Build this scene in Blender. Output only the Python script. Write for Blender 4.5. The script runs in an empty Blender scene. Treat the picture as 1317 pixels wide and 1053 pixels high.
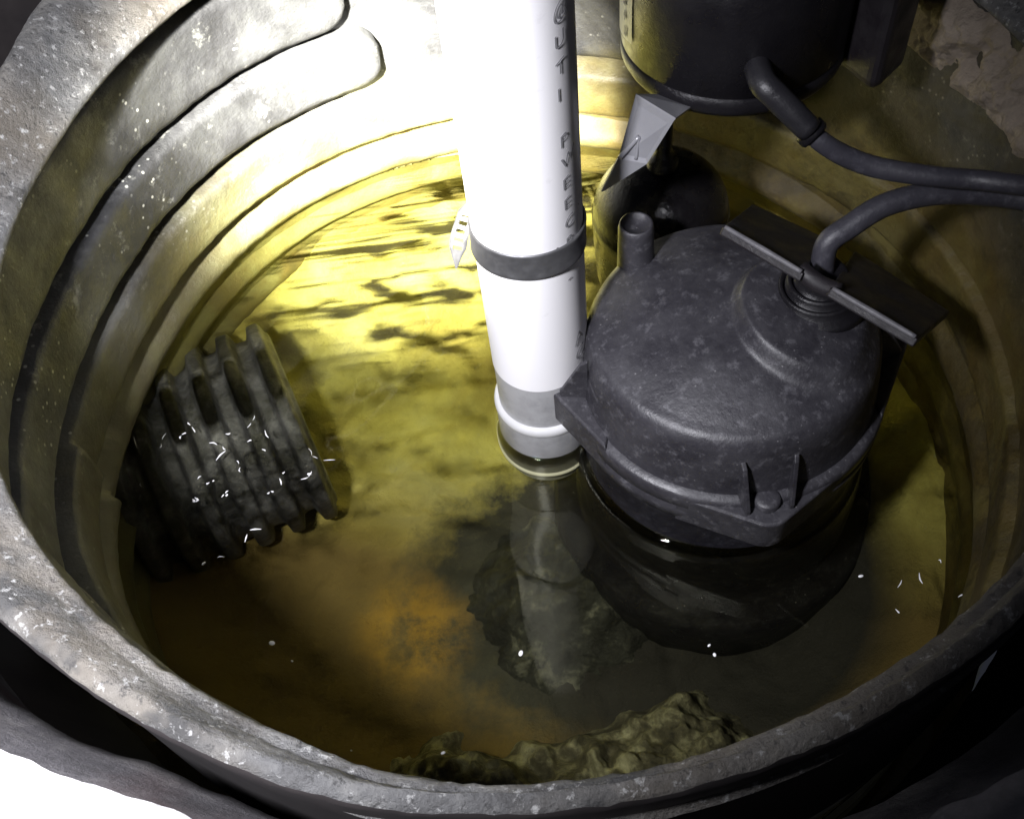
import bpy, bmesh, random
import numpy as np
from math import *
from mathutils import Vector, Matrix, noise

random.seed(7)
S = bpy.context.scene
COL = S.collection

# ------------------------------------------------------------------ camera
CAM = np.array([0.0, -0.303, 0.443])
PXW, PXH, FPX = 1317.0, 1053.0, 1330.0
_nd = (795.0, 1460.0)
_th = atan(hypot(_nd[0] - PXW / 2, _nd[1] - PXH / 2) / FPX)
_t = pi / 2 - _th
_r = -atan2(_nd[0] - PXW / 2, _nd[1] - PXH / 2)
FWD = np.array([0, cos(_t), -sin(_t)])
_rt = np.array([1.0, 0, 0])
_up = np.cross(_rt, FWD)
RGT = cos(_r) * _rt + sin(_r) * _up
UPV = -sin(_r) * _rt + cos(_r) * _up


def at(x, y, z):
    v = FWD + ((x - PXW / 2) / FPX) * RGT - ((y - PXH / 2) / FPX) * UPV
    return Vector(CAM + v * ((z - CAM[2]) / v[2]))


cam_d = bpy.data.cameras.new('camera')
cam = bpy.data.objects.new('camera', cam_d)
COL.objects.link(cam)
M = Matrix((RGT, UPV, -FWD)).transposed().to_4x4()
M.translation = Vector(CAM)
cam.matrix_world = M
cam_d.sensor_fit = 'HORIZONTAL'
cam_d.sensor_width = 36
cam_d.lens = 36 * FPX / PXW
cam_d.clip_start = 0.01
cam_d.clip_end = 20
S.camera = cam

# ------------------------------------------------------------------ world, lamps, exposure
W = bpy.data.worlds.new('World')
S.world = W
W.use_nodes = True
bg = W.node_tree.nodes['Background']
bg.inputs[0].default_value = (0.55, 0.6, 0.8, 1)
bg.inputs[1].default_value = 0.03

LAMP = Vector((-0.158, -0.26, 0.465))


def spot(name, loc, aim, power, angle, blend, col, radius):
    l = bpy.data.lights.new(name, 'SPOT')
    l.energy = power
    l.spot_size = radians(angle)
    l.spot_blend = blend
    l.color = col
    l.shadow_soft_size = radius
    o = bpy.data.objects.new(name, l)
    COL.objects.link(o)
    o.location = loc
    o.rotation_euler = (Vector(aim) - Vector(loc)).to_track_quat('-Z', 'Y').to_euler()
    l.cycles.is_caustics_light = True
    return o


# hand torch held over the pit: a hot core and its wide spill
spot('torch_core', LAMP, (-0.044, 0.207, 0.024), 470.0, 27, 1.0, (1.0, 0.97, 0.90), 0.016)
spot('torch_spill', LAMP, (-0.15, 0.005, 0.05), 27.0, 97, 1.0, (0.93, 0.93, 1.0), 0.022)

S.view_settings.view_transform = 'Standard'
S.view_settings.look = 'None'
S.view_settings.exposure = 0
S.view_settings.gamma = 1
S.cycles.caustics_refractive = True
S.cycles.caustics_reflective = True
S.cycles.max_bounces = 10
S.cycles.transmission_bounces = 6
S.cycles.sample_clamp_indirect = 4
S.cycles.use_denoising = True


# ------------------------------------------------------------------ materials
def hexc(r, g, b):
    return (r, g, b, 1)


class NT:
    def __init__(s, name):
        s.m = bpy.data.materials.new(name)
        s.m.use_nodes = True
        s.n = s.m.node_tree.nodes
        s.l = s.m.node_tree.links
        s.b = s.n['Principled BSDF']
        s.co = s.n.new('ShaderNodeTexCoord').outputs['Object']

    def noise(s, scale, detail=6, rough=0.6, vec=None, dist=0.0):
        n = s.n.new('ShaderNodeTexNoise')
        n.inputs['Scale'].default_value = scale
        n.inputs['Detail'].default_value = detail
        n.inputs['Roughness'].default_value = rough
        n.inputs['Distortion'].default_value = dist
        s.l.new(vec or s.co, n.inputs['Vector'])
        return n.outputs['Fac']

    def vor(s, scale, vec=None, feature='F1'):
        n = s.n.new('ShaderNodeTexVoronoi')
        n.feature = feature
        n.inputs['Scale'].default_value = scale
        s.l.new(vec or s.co, n.inputs['Vector'])
        return n.outputs['Distance']

    def stretch(s, sx, sy, sz):
        n = s.n.new('ShaderNodeMapping')
        n.inputs['Scale'].default_value = (sx, sy, sz)
        s.l.new(s.co, n.inputs['Vector'])
        return n.outputs[0]

    def ramp(s, fac, stops):
        n = s.n.new('ShaderNodeValToRGB')
        e = n.color_ramp.elements
        while len(e) < len(stops):
            e.new(0.5)
        for el, (p, c) in zip(e, stops):
            el.position = p
            if not isinstance(c, (tuple, list)):
                c = (c, c, c)
            el.color = (c[0], c[1], c[2], 1)
        s.l.new(fac, n.inputs[0])
        return n.outputs[0]

    def mix(s, fac, a, b, mode='MIX'):
        n = s.n.new('ShaderNodeMix')
        n.data_type = 'RGBA'
        n.blend_type = mode
        for sock, v in ((n.inputs[0], fac), (n.inputs[6], a), (n.inputs[7], b)):
            if hasattr(v, 'is_linked'):
                s.l.new(v, sock)
            elif isinstance(v, (int, float)):
                sock.default_value = v
            else:
                sock.default_value = (v[0], v[1], v[2], 1)
        return n.outputs[2]

    def sep(s):
        n = s.n.new('ShaderNodeSeparateXYZ')
        s.l.new(s.co, n.inputs[0])
        return n.outputs

    def col(s, v):
        if hasattr(v, 'is_linked'):
            s.l.new(v, s.b.inputs['Base Color'])
        else:
            s.b.inputs['Base Color'].default_value = (v[0], v[1], v[2], 1)

    def rough(s, v):
        if hasattr(v, 'is_linked'):
            s.l.new(v, s.b.inputs['Roughness'])
        else:
            s.b.inputs['Roughness'].default_value = v

    def bump(s, h, dist, strength=1.0):
        n = s.n.new('ShaderNodeBump')
        n.inputs['Distance'].default_value = dist
        n.inputs['Strength'].default_value = strength
        s.l.new(h, n.inputs['Height'])
        s.l.new(n.outputs[0], s.b.inputs['Normal'])


def mat_black(name, base=(0.015, 0.014, 0.018), dust=(0.080, 0.078, 0.086), amount=0.6, rough=0.42, spots=True):
    t = NT(name)
    a = t.ramp(t.noise(34, 10, 0.78), [(0.34, 0.0), (0.80, amount)])
    c = t.mix(a, base, dust)
    if spots:
        f = t.ramp(t.noise(170, 9, 0.75), [(0.53, 0.0), (0.68, amount * 1.3)])
        c = t.mix(f, c, tuple(min(1, x * 1.25) for x in dust))
        g = t.ramp(t.vor(240), [(0.05, 0.75), (0.12, 0.0)])
        g2 = t.mix(1.0, g, t.ramp(t.noise(60, 3), [(0.5, 0), (0.6, 1)]), 'MULTIPLY')
        c = t.mix(g2, c, (0.16, 0.155, 0.16))
    t.col(c)
    t.rough(t.ramp(t.noise(60, 4), [(0.35, rough - 0.12), (0.7, rough + 0.2)]))
    t.bump(t.noise(420, 6, 0.7), 0.0006, 0.5)
    return t.m


MAT = {}
MAT['pump'] = mat_black('dusty_black_plastic')
MAT['pump_body'] = mat_black('wet_black_plastic', base=(0.005, 0.0045, 0.007), dust=(0.022, 0.022, 0.027), amount=0.5, rough=0.36)
MAT['glossblack'] = mat_black('smooth_black_plastic', base=(0.007, 0.0065, 0.008), dust=(0.013, 0.012, 0.014), amount=0.5, rough=0.34, spots=False)
MAT['glossblack'].node_tree.nodes['Principled BSDF'].inputs['Specular IOR Level'].default_value = 0.3
MAT['nozzle'] = mat_black('nozzle_plastic', base=(0.012, 0.0115, 0.014), dust=(0.03, 0.029, 0.033), amount=0.5, rough=0.35, spots=False)
MAT['floatblack'] = mat_black('glossy_float_plastic', base=(0.004, 0.0035, 0.004), dust=(0.009, 0.008, 0.009), amount=0.4, rough=0.22, spots=False)
MAT['handle'] = mat_black('black_handle_plastic', base=(0.010, 0.008, 0.010), dust=(0.02, 0.018, 0.02), amount=0.4, rough=0.45, spots=False)
MAT['edge_light'] = mat_black('painted_edge_highlight', base=(0.07, 0.068, 0.075), dust=(0.19, 0.185, 0.195), amount=0.9, rough=0.4, spots=False)  # lighter grey that paints the highlight on the handle's front edge
MAT['rubber'] = mat_black('cord_rubber', base=(0.030, 0.029, 0.037), dust=(0.075, 0.073, 0.085), amount=0.45, rough=0.4)

t = NT('grimy_basin_plastic')
v = t.noise(10.4, 9, 0.68, dist=0.6)
c = t.ramp(v, [(0.32, (0.012, 0.012, 0.012)), (0.45, (0.036, 0.036, 0.037)), (0.56, (0.075, 0.076, 0.074)), (0.72, (0.15, 0.152, 0.145))])
c = t.mix(t.ramp(t.noise(34, 7, 0.7), [(0.50, 0.0), (0.66, 0.35)]), c, (0.05, 0.052, 0.05))
c = t.mix(t.ramp(t.noise(70, 6, 0.75), [(0.58, 0.0), (0.70, 0.8)]), c, (0.22, 0.22, 0.20))
fl = t.mix(1.0, t.ramp(t.vor(190), [(0.12, 1.0), (0.2, 0.0)]), t.ramp(t.noise(25, 4), [(0.52, 0), (0.62, 1)]), 'MULTIPLY')
c = t.mix(fl, c, (0.4, 0.4, 0.36))
def math_node(t, op, a, b):
    n = t.n.new('ShaderNodeMath')
    n.operation = op
    for sock, v in zip(n.inputs, (a, b)):
        if hasattr(v, 'is_linked'):
            t.l.new(v, sock)
        else:
            sock.default_value = v
    return n.outputs[0]


xyz = t.sep()
xr = t.n.new('ShaderNodeMapRange')
xr.inputs['From Min'].default_value = 0.05
xr.inputs['From Max'].default_value = 0.20
xr.inputs['To Max'].default_value = 0.045
t.l.new(xyz[0], xr.inputs['Value'])
zs_ = math_node(t, 'SUBTRACT', xyz[2], xr.outputs[0])
zs_ = math_node(t, 'SUBTRACT', zs_, math_node(t, 'MULTIPLY', math_node(t, 'SUBTRACT', t.noise(26, 6, 0.65), 0.5), 0.05))
zz = t.n.new('ShaderNodeMapRange')
zz.inputs['From Min'].default_value = 0.050
zz.inputs['From Max'].default_value = 0.010
t.l.new(zs_, zz.inputs['Value'])
wet = t.mix(t.noise(22, 7, 0.65), (0.12, 0.115, 0.04), (0.46, 0.45, 0.19))
flake = t.noise(17, 5, 0.55, dist=0.4)
wet = t.mix(t.ramp(flake, [(0.50, 0.0), (0.60, 0.7)]), wet, (0.15, 0.12, 0.04))
wet = t.mix(t.ramp(flake, [(0.62, 0.0), (0.68, 0.6)]), wet, (0.05, 0.04, 0.015))
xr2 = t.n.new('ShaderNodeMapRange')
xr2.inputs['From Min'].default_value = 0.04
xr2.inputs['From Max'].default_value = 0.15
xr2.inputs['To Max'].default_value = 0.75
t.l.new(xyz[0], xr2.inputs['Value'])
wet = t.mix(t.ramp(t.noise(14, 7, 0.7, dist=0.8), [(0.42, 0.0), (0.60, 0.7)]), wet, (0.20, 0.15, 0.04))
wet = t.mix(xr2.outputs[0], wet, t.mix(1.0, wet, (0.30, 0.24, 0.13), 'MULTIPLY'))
xl = t.n.new('ShaderNodeMapRange')
xl.inputs['From Min'].default_value = -0.13
xl.inputs['From Max'].default_value = -0.19
xl.inputs['To Max'].default_value = 0.8
t.l.new(xyz[0], xl.inputs['Value'])
wet = t.mix(xl.outputs[0], wet, (0.05, 0.045, 0.03))  # left wall darkened in colour to paint the lip's shadow
c = t.mix(zz.outputs[0], c, wet)
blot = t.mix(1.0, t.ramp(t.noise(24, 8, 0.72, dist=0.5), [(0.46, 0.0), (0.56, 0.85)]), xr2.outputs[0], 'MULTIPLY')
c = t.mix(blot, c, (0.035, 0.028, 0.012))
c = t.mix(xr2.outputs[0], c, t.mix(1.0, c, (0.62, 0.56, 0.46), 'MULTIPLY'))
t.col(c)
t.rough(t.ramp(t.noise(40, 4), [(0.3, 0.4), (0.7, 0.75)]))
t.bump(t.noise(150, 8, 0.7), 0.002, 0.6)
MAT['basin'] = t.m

t = NT('crusty_basin_lip')
v = t.noise(40, 8, 0.72)
c = t.ramp(v, [(0.32, (0.05, 0.048, 0.047)), (0.48, (0.12, 0.12, 0.12)), (0.62, (0.19, 0.188, 0.18)), (0.75, (0.32, 0.31, 0.29))])
c = t.mix(t.ramp(t.noise(11, 5, 0.6), [(0.42, 0.0), (0.62, 0.55)]), c, (0.16, 0.135, 0.10))
c = t.mix(t.ramp(t.noise(18, 5, 0.6, vec=t.stretch(1, 1, 1.7)), [(0.56, 0.0), (0.64, 0.9)]), c, (0.05, 0.05, 0.05))
c = t.mix(t.ramp(t.noise(260, 4, 0.7), [(0.58, 0.0), (0.68, 0.8)]), c, (0.45, 0.45, 0.44))
c = t.mix(t.ramp(t.noise(330, 4, 0.7, vec=t.stretch(1, 1.01, 1)), [(0.34, 0.7), (0.42, 0.0)]), c, (0.035, 0.034, 0.034))
t.col(c)
t.rough(0.62)
t.bump(t.noise(330, 7, 0.75), 0.003, 0.9)
MAT['lip'] = t.m

t = NT('white_pvc')
c = t.mix(t.ramp(t.noise(60, 6, 0.7), [(0.62, 0.0), (0.72, 0.35)]), (0.80, 0.79, 0.80), (0.55, 0.54, 0.55))
dk = t.ramp(t.vor(46), [(0.028, 1.0), (0.036, 0.0)])
c = t.mix(dk, c, (0.15, 0.14, 0.14))
t.col(c)
t.rough(0.35)
MAT['pvc'] = t.m
t = NT('mottled_grey_pvc')
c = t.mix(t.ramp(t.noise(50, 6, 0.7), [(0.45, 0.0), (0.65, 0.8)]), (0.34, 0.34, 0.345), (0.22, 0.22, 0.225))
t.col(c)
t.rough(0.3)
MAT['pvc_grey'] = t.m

t = NT('cloudy_pvc_ring')
t.col(t.mix(t.noise(60, 5), (0.36, 0.36, 0.36), (0.62, 0.62, 0.62)))
t.rough(0.15)
MAT['pvc_ring'] = t.m

t = NT('pipe_ink')
t.col((0.27, 0.27, 0.28))
t.rough(0.6)
MAT['ink'] = t.m

t = NT('dull_stainless')
t.col(t.mix(t.noise(90, 6, 0.7), (0.08, 0.08, 0.084), (0.22, 0.22, 0.225)))
t.b.inputs['Metallic'].default_value = 0.7
t.rough(t.ramp(t.noise(200, 4), [(0.3, 0.35), (0.7, 0.6)]))
MAT['steel'] = t.m

t = NT('grey_bracket_metal')
t.col(t.mix(t.noise(40, 6, 0.7), (0.20, 0.20, 0.215), (0.29, 0.29, 0.31)))
t.rough(0.32)
t.b.inputs['Metallic'].default_value = 0.25
MAT['bracket'] = t.m

t = NT('label_paper')
t.col((0.55, 0.54, 0.40))
t.rough(0.4)
MAT['label'] = t.m

t = NT('white_floor_paint')
c = t.mix(t.ramp(t.noise(30, 8, 0.7), [(0.55, 0.0), (0.7, 0.5)]), (0.78, 0.77, 0.76), (0.5, 0.48, 0.46))
# bare old concrete on the far side of the pit
sx = t.sep()
mr = t.n.new('ShaderNodeMapRange')
mr.inputs['From Min'].default_value = -0.06
mr.inputs['From Max'].default_value = -0.03
t.l.new(sx[0], mr.inputs['Value'])
conc = t.ramp(t.noise(22, 9, 0.7), [(0.3, (0.10, 0.095, 0.10)), (0.5, (0.22, 0.21, 0.22)), (0.7, (0.36, 0.35, 0.35))])
conc = t.mix(t.ramp(t.noise(7, 5, 0.6), [(0.52, 0), (0.64, 0.8)]), conc, (0.09, 0.045, 0.04))
c = t.mix(mr.outputs[0], c, conc)
t.col(c)
t.rough(0.6)
t.bump(t.noise(120, 8, 0.7), 0.003, 0.6)
MAT['floor'] = t.m

t = NT('raw_concrete_edge')
c = t.ramp(t.noise(30, 9, 0.7), [(0.3, (0.03, 0.028, 0.03)), (0.5, (0.085, 0.08, 0.085)), (0.72, (0.22, 0.21, 0.20))])
c = t.mix(t.ramp(t.noise(12, 5, 0.6), [(0.52, 0), (0.66, 0.7)]), c, (0.06, 0.03, 0.028))
t.col(c)
t.rough(0.7)
t.bump(t.noise(140, 9, 0.75), 0.004, 0.8)
MAT['concrete'] = t.m

t = NT('tan_foam_crust')
t.col(t.mix(t.noise(80, 7, 0.7), (0.13, 0.10, 0.075), (0.40, 0.34, 0.27)))
t.rough(0.85)
t.bump(t.noise(220, 8, 0.7), 0.004, 0.9)
MAT['crust'] = t.m

t = NT('silt')
v = t.noise(11, 8, 0.6, dist=0.3)
c = t.ramp(v, [(0.28, (0.20, 0.16, 0.045)), (0.42, (0.30, 0.265, 0.07)), (0.56, (0.47, 0.44, 0.14)), (0.75, (0.58, 0.56, 0.27))])
c = t.mix(t.ramp(t.noise(30, 7, 0.7), [(0.55, 0.0), (0.75, 0.35)]), c, (0.16, 0.12, 0.05))
c = t.mix(t.ramp(t.noise(70, 7, 0.7, dist=1.5), [(0.62, 0.0), (0.72, 0.55)]), c, (0.33, 0.33, 0.24))
sx = t.sep()
mr = t.n.new('ShaderNodeMapRange')
mr.inputs['From Min'].default_value = 0.06
mr.inputs['From Max'].default_value = -0.04
_n = t.n.new('ShaderNodeMath')
_n.operation = 'MULTIPLY_ADD'
t.l.new(sx[0], _n.inputs[0])
_n.inputs[1].default_value = 0.35
t.l.new(sx[1], _n.inputs[2])
t.l.new(_n.outputs[0], mr.inputs['Value'])
c = t.mix(mr.outputs[0], c, t.mix(v, (0.07, 0.048, 0.016), (0.19, 0.13, 0.042)))  # browner front silt; its darkening leftward also paints the lip's shadow
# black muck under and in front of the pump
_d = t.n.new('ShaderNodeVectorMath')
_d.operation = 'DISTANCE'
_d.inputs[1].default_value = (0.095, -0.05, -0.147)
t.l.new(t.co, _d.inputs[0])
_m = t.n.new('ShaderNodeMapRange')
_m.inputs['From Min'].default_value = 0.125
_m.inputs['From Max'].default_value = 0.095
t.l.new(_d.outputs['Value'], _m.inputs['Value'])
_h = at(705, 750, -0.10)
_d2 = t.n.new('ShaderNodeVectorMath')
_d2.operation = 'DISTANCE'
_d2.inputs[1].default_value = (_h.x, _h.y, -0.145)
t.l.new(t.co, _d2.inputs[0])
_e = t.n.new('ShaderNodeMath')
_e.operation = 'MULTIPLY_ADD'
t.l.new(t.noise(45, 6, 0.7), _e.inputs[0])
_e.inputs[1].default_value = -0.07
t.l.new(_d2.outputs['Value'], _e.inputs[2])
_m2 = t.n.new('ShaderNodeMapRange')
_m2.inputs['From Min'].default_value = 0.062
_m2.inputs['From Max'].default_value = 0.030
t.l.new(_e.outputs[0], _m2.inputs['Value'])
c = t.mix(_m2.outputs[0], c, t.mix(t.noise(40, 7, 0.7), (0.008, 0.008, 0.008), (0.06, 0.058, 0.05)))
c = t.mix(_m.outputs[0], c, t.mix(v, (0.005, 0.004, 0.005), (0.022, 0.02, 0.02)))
# rusty orange bloom on the silt
gd = t.n.new('ShaderNodeVectorMath')
gd.operation = 'DISTANCE'
_o = at(530, 800, -0.10)
gd.inputs[1].default_value = (_o.x, _o.y, -0.145)
t.l.new(t.co, gd.inputs[0])
gr = t.n.new('ShaderNodeMapRange')
gr.inputs['From Min'].default_value = 0.042
gr.inputs['From Max'].default_value = 0.010
t.l.new(gd.outputs['Value'], gr.inputs['Value'])
c = t.mix(t.mix(1.0, gr.outputs[0], t.ramp(t.noise(35, 7, 0.7), [(0.38, 0), (0.58, 1)]), 'MULTIPLY'), c, (0.30, 0.17, 0.02))
t.col(c)
t.rough(0.9)
t.bump(t.noise(130, 8, 0.7), 0.004, 0.8)
MAT['silt'] = t.m

t = NT('slime')
c = t.ramp(t.noise(42, 9, 0.68, dist=0.2), [(0.38, (0.02, 0.017, 0.012)), (0.50, (0.08, 0.072, 0.05)), (0.62, (0.27, 0.26, 0.19)), (0.74, (0.46, 0.45, 0.35))])
t.col(c)
t.rough(0.8)
t.bump(t.noise(190, 8, 0.7), 0.004, 0.8)
MAT['slime'] = t.m

t = NT('black_slime')
c = t.ramp(t.noise(38, 9, 0.68, dist=0.2), [(0.42, (0.006, 0.006, 0.006)), (0.56, (0.022, 0.023, 0.022)), (0.66, (0.12, 0.12, 0.105)), (0.76, (0.26, 0.25, 0.20))])
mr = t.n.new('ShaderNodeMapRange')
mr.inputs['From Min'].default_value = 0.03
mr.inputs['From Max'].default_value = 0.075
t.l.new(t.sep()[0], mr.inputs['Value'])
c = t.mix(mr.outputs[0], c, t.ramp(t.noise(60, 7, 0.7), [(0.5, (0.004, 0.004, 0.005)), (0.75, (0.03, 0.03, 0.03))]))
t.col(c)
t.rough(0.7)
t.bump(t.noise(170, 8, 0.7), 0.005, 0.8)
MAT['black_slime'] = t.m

t = NT('corrugated_black_plastic')
c = t.ramp(t.noise(45, 9, 0.7, dist=0.6), [(0.36, (0.014, 0.014, 0.017)), (0.50, (0.055, 0.055, 0.078)), (0.64, (0.14, 0.14, 0.19)), (0.74, (0.25, 0.25, 0.32))])
t.col(c)
t.rough(0.5)
t.bump(t.noise(240, 6, 0.7), 0.002, 0.7)
MAT['drain'] = t.m

t = NT('gap_shade')  # near-black colour paints the shade in the slot between lip and floor
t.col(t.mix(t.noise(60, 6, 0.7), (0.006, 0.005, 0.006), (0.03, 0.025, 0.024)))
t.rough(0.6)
MAT['gap_shade'] = t.m

# water: one refracting surface, faintly stained
wm = bpy.data.materials.new('stained_water')
wm.use_nodes = True
nt = wm.node_tree
nt.nodes.remove(nt.nodes['Principled BSDF'])
gl = nt.nodes.new('ShaderNodeBsdfGlass')
gl.inputs['Color'].default_value = (0.96, 0.955, 0.75, 1)
gl.inputs['Roughness'].default_value = 0.0
gl.inputs['IOR'].default_value = 1.33
nt.links.new(gl.outputs[0], nt.nodes['Material Output'].inputs['Surface'])
MAT['water'] = wm


# ------------------------------------------------------------------ helpers
def link(name, me, mat, parent=None, smooth=True, recv=True):
    o = bpy.data.objects.new(name, me)
    COL.objects.link(o)
    if mat is not None:
        me.materials.append(MAT[mat] if isinstance(mat, str) else mat)
    if smooth:
        me.polygons.foreach_set('use_smooth', [True] * len(me.polygons))
    if parent is not None:
        o.parent = parent
        o.matrix_parent_inverse = parent.matrix_world.inverted()
    o.cycles.is_caustics_receiver = recv
    return o


def mesh(verts, faces):
    me = bpy.data.meshes.new('m')
    me.from_pydata([tuple(v) for v in verts], [], faces)
    me.update()
    return me


def tag(o, label=None, cat=None, group=None, kind=None):
    if label: o['label'] = label
    if cat: o['category'] = cat
    if group: o['group'] = group
    if kind: o['kind'] = kind
    return o


def empty(name, loc, label, cat):
    o = bpy.data.objects.new(name, None)
    o.empty_display_size = 0.02
    o.location = loc
    COL.objects.link(o)
    bpy.context.view_layer.update()
    return tag(o, label, cat)


def grid_faces(nu, nv, wrap=False):
    f = []
    for i in range(nu if wrap else nu - 1):
        a, b = i * nv, ((i + 1) % nu) * nv
        for j in range(nv - 1):
            f.append((a + j, b + j, b + j + 1, a + j + 1))
    return f


def lathe_v(profile, n=96, center=(0, 0, 0), axis=None):
    """profile [(r,z)] from bottom outside; returns verts, faces."""
    V = []
    for i in range(n):
        a = 2 * pi * i / n
        for (r, z) in profile:
            V.append(Vector((r * cos(a), r * sin(a), z)))
    F = grid_faces(n, len(profile), True)
    if axis is not None:
        q = Vector((0, 0, 1)).rotation_difference(Vector(axis).normalized())
        V = [q @ v for v in V]
    c = Vector(center)
    return [v + c for v in V], F


def join(*vf):
    V, F = [], []
    for v, f in vf:
        k = len(V)
        V += list(v)
        F += [tuple(i + k for i in q) for q in f]
    return V, F


def tube_v(pts, rad, n=14, sub=8, caps=True):
    """smooth tube through pts (Catmull-Rom), rad number or list."""
    P = [Vector(p) for p in pts]
    rads = rad if isinstance(rad, (list, tuple)) else [rad] * len(P)
    path, rr = [], []
    for i in range(len(P) - 1):
        p0, p1, p2, p3 = P[max(i - 1, 0)], P[i], P[i + 1], P[min(i + 2, len(P) - 1)]
        for k in range(sub):
            t = k / sub
            path.append(0.5 * ((2 * p1) + (p2 - p0) * t + (2 * p0 - 5 * p1 + 4 * p2 - p3) * t * t + (3 * p1 - p0 - 3 * p2 + p3) * t ** 3))
            rr.append(rads[i] * (1 - t) + rads[i + 1] * t)
    path.append(P[-1]); rr.append(rads[-1])
    V = []
    tan = (path[1] - path[0]).normalized()
    nrm = tan.orthogonal().normalized()
    for i, p in enumerate(path):
        t2 = (path[min(i + 1, len(path) - 1)] - path[max(i - 1, 0)]).normalized()
        nrm = (nrm - t2 * nrm.dot(t2)).normalized()
        b = t2.cross(nrm)
        for k in range(n):
            a = 2 * pi * k / n
            V.append(p + rr[i] * (cos(a) * nrm + sin(a) * b))
    F = []
    for i in range(len(path) - 1):
        for k in range(n):
            F.append((i * n + k, i * n + (k + 1) % n, (i + 1) * n + (k + 1) % n, (i + 1) * n + k))
    if caps:
        F.append(tuple(range(n))[::-1])
        F.append(tuple((len(path) - 1) * n + k for k in range(n)))
    return V, F


def slab_v(poly, thick):
    """flat polygon (3D, planar-ish) given thickness along its normal (towards -n)."""
    P = [Vector(p) for p in poly]
    nrm = Vector((0, 0, 0))
    for i in range(len(P)):
        nrm += P[i].cross(P[(i + 1) % len(P)])
    nrm = (P[1] - P[0]).cross(P[2] - P[0]).normalized()
    Q = [p - nrm * thick for p in P]
    n = len(P)
    F = [tuple(range(n)), tuple(range(2 * n - 1, n - 1, -1))]
    for i in range(n):
        j = (i + 1) % n
        F.append((i, i + n, j + n, j))
    return P + Q, F


def bevel(o, w, seg=2):
    m = o.modifiers.new('bevel', 'BEVEL')
    m.width = w
    m.segments = seg
    m.limit_method = 'ANGLE'
    m.angle_limit = radians(35)
    return o


def fbm(p, s, o=4):
    return noise.fractal(Vector(p) * s, 0.9, 2.1, o)


def interp_az(tab):
    """periodic smooth interpolation of [(deg, value)]."""
    tab = sorted(tab)
    xs = [a for a, _ in tab]
    vs = [v for _, v in tab]
    X = np.array([xs[-2] - 360, xs[-1] - 360] + xs + [xs[0] + 360, xs[1] + 360], float)
    Y = np.array([vs[-2], vs[-1]] + vs + [vs[0], vs[1]], float)

    def f(deg):
        deg = (deg + 180) % 360 - 180
        i = int(np.searchsorted(X, deg)) - 1
        i = max(1, min(i, len(X) - 3))
        t = (deg - X[i]) / (X[i + 1] - X[i])
        m0 = (Y[i + 1] - Y[i - 1]) / (X[i + 1] - X[i - 1]) * (X[i + 1] - X[i])
        m1 = (Y[i + 2] - Y[i]) / (X[i + 2] - X[i]) * (X[i + 1] - X[i])
        t2, t3 = t * t, t ** 3
        return (2 * t3 - 3 * t2 + 1) * Y[i] + (t3 - 2 * t2 + t) * m0 + (-2 * t3 + 3 * t2) * Y[i + 1] + (t3 - t2) * m1
    return f


def sstep(a, b, x):
    t = max(0.0, min(1.0, (x - a) / (b - a)))
    return t * t * (3 - 2 * t)


def pol(r, deg, z):
    a = radians(deg)
    return Vector((r * cos(a), r * sin(a), z))


# ------------------------------------------------------------------ setting: basin, floor, silt, water
LIP_OUT = interp_az([(-172, .2330), (-150, .2270), (-132, .2245), (-117, .2288), (-103, .2354), (-85, .239), (-60, .241), (-20, .243), (20, .250),
                     (60, .259), (100, .259), (125, .252), (142, .2385), (154, .2225), (170, .2290)])
LIP_IN = interp_az([(-172, .1935), (-150, .1975), (-134, .2040), (-123, .2095), (-112, .2160), (-97, .2260), (-70, .2290), (-30, .2285), (0, .2290), (40, .2320), (75, .2330),
                    (110, .2260), (125, .2165), (140, .2060), (155, .1975), (170, .1940)])
WALL = interp_az([(-175, .217), (-145, .219), (-120, .223), (-90, .236), (-60, .236), (-30, .230), (0, .228), (30, .231), (60, .236), (90, .240),
                  (120, .236), (140, .2270), (155, .2190), (170, .2160)])

def WFAR(deg):
    return sstep(60, 100, deg) * (1 - sstep(195, 212, deg % 360))


basin = empty('sump_basin', (0, 0, -0.135), 'grimy grey ribbed plastic pit liner with a crusty round lip around the water', 'sump basin')
NA = 480


def lip_mesh():
    prof = []
    # outer skirt up, over the crusty top, down the sloping inner face, tucked back under
    V = []
    K = 26
    for i in range(NA):
        deg = -180 + 360 * i / NA
        ro, ri = LIP_OUT(deg), LIP_IN(deg)
        w = ro - ri
        slope = 0.010 + 0.012 * sstep(60, 130, abs(deg) if deg > 0 else 0)
        pts = []
        near = -170 < deg < -30
        pts.append((ro - 0.004, 0.06 if near else 0.164))
        pts.append((ro - 0.003, 0.150 if near else 0.168))
        for k in range(7):
            pts.append((ro - 0.005 + 0.005 * cos(pi / 2 * k / 6), 0.178 + 0.005 * sin(pi / 2 * k / 6)))
        for k in range(1, 9):
            u = k / 9
            pts.append((ro - 0.005 - (w - 0.009) * u, 0.183 - slope * u ** 1.5))
        for k in range(6):
            a = pi * k / 5
            pts.append((ri + 0.004 - 0.004 * sin(a), 0.183 - slope - 0.004 + 0.004 * cos(a)))
        pts.append((ri + 0.012, 0.183 - slope - 0.008))
        pts.append((ro - 0.004, 0.183 - slope - 0.012))
        for j, (r, z) in enumerate(pts):
            p = pol(r, deg, z)
            d = 0.0004 * fbm(p, 60) + 0.0009 * fbm(p, 230, 3)
            if deg > 80: d *= 0.6
            if j < 3 or j > len(pts) - 3:
                d *= 0.4
            V.append(pol(r - d * 0.4, deg, z + d))
    return mesh(V, grid_faces(NA, len(pts), True))


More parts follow.
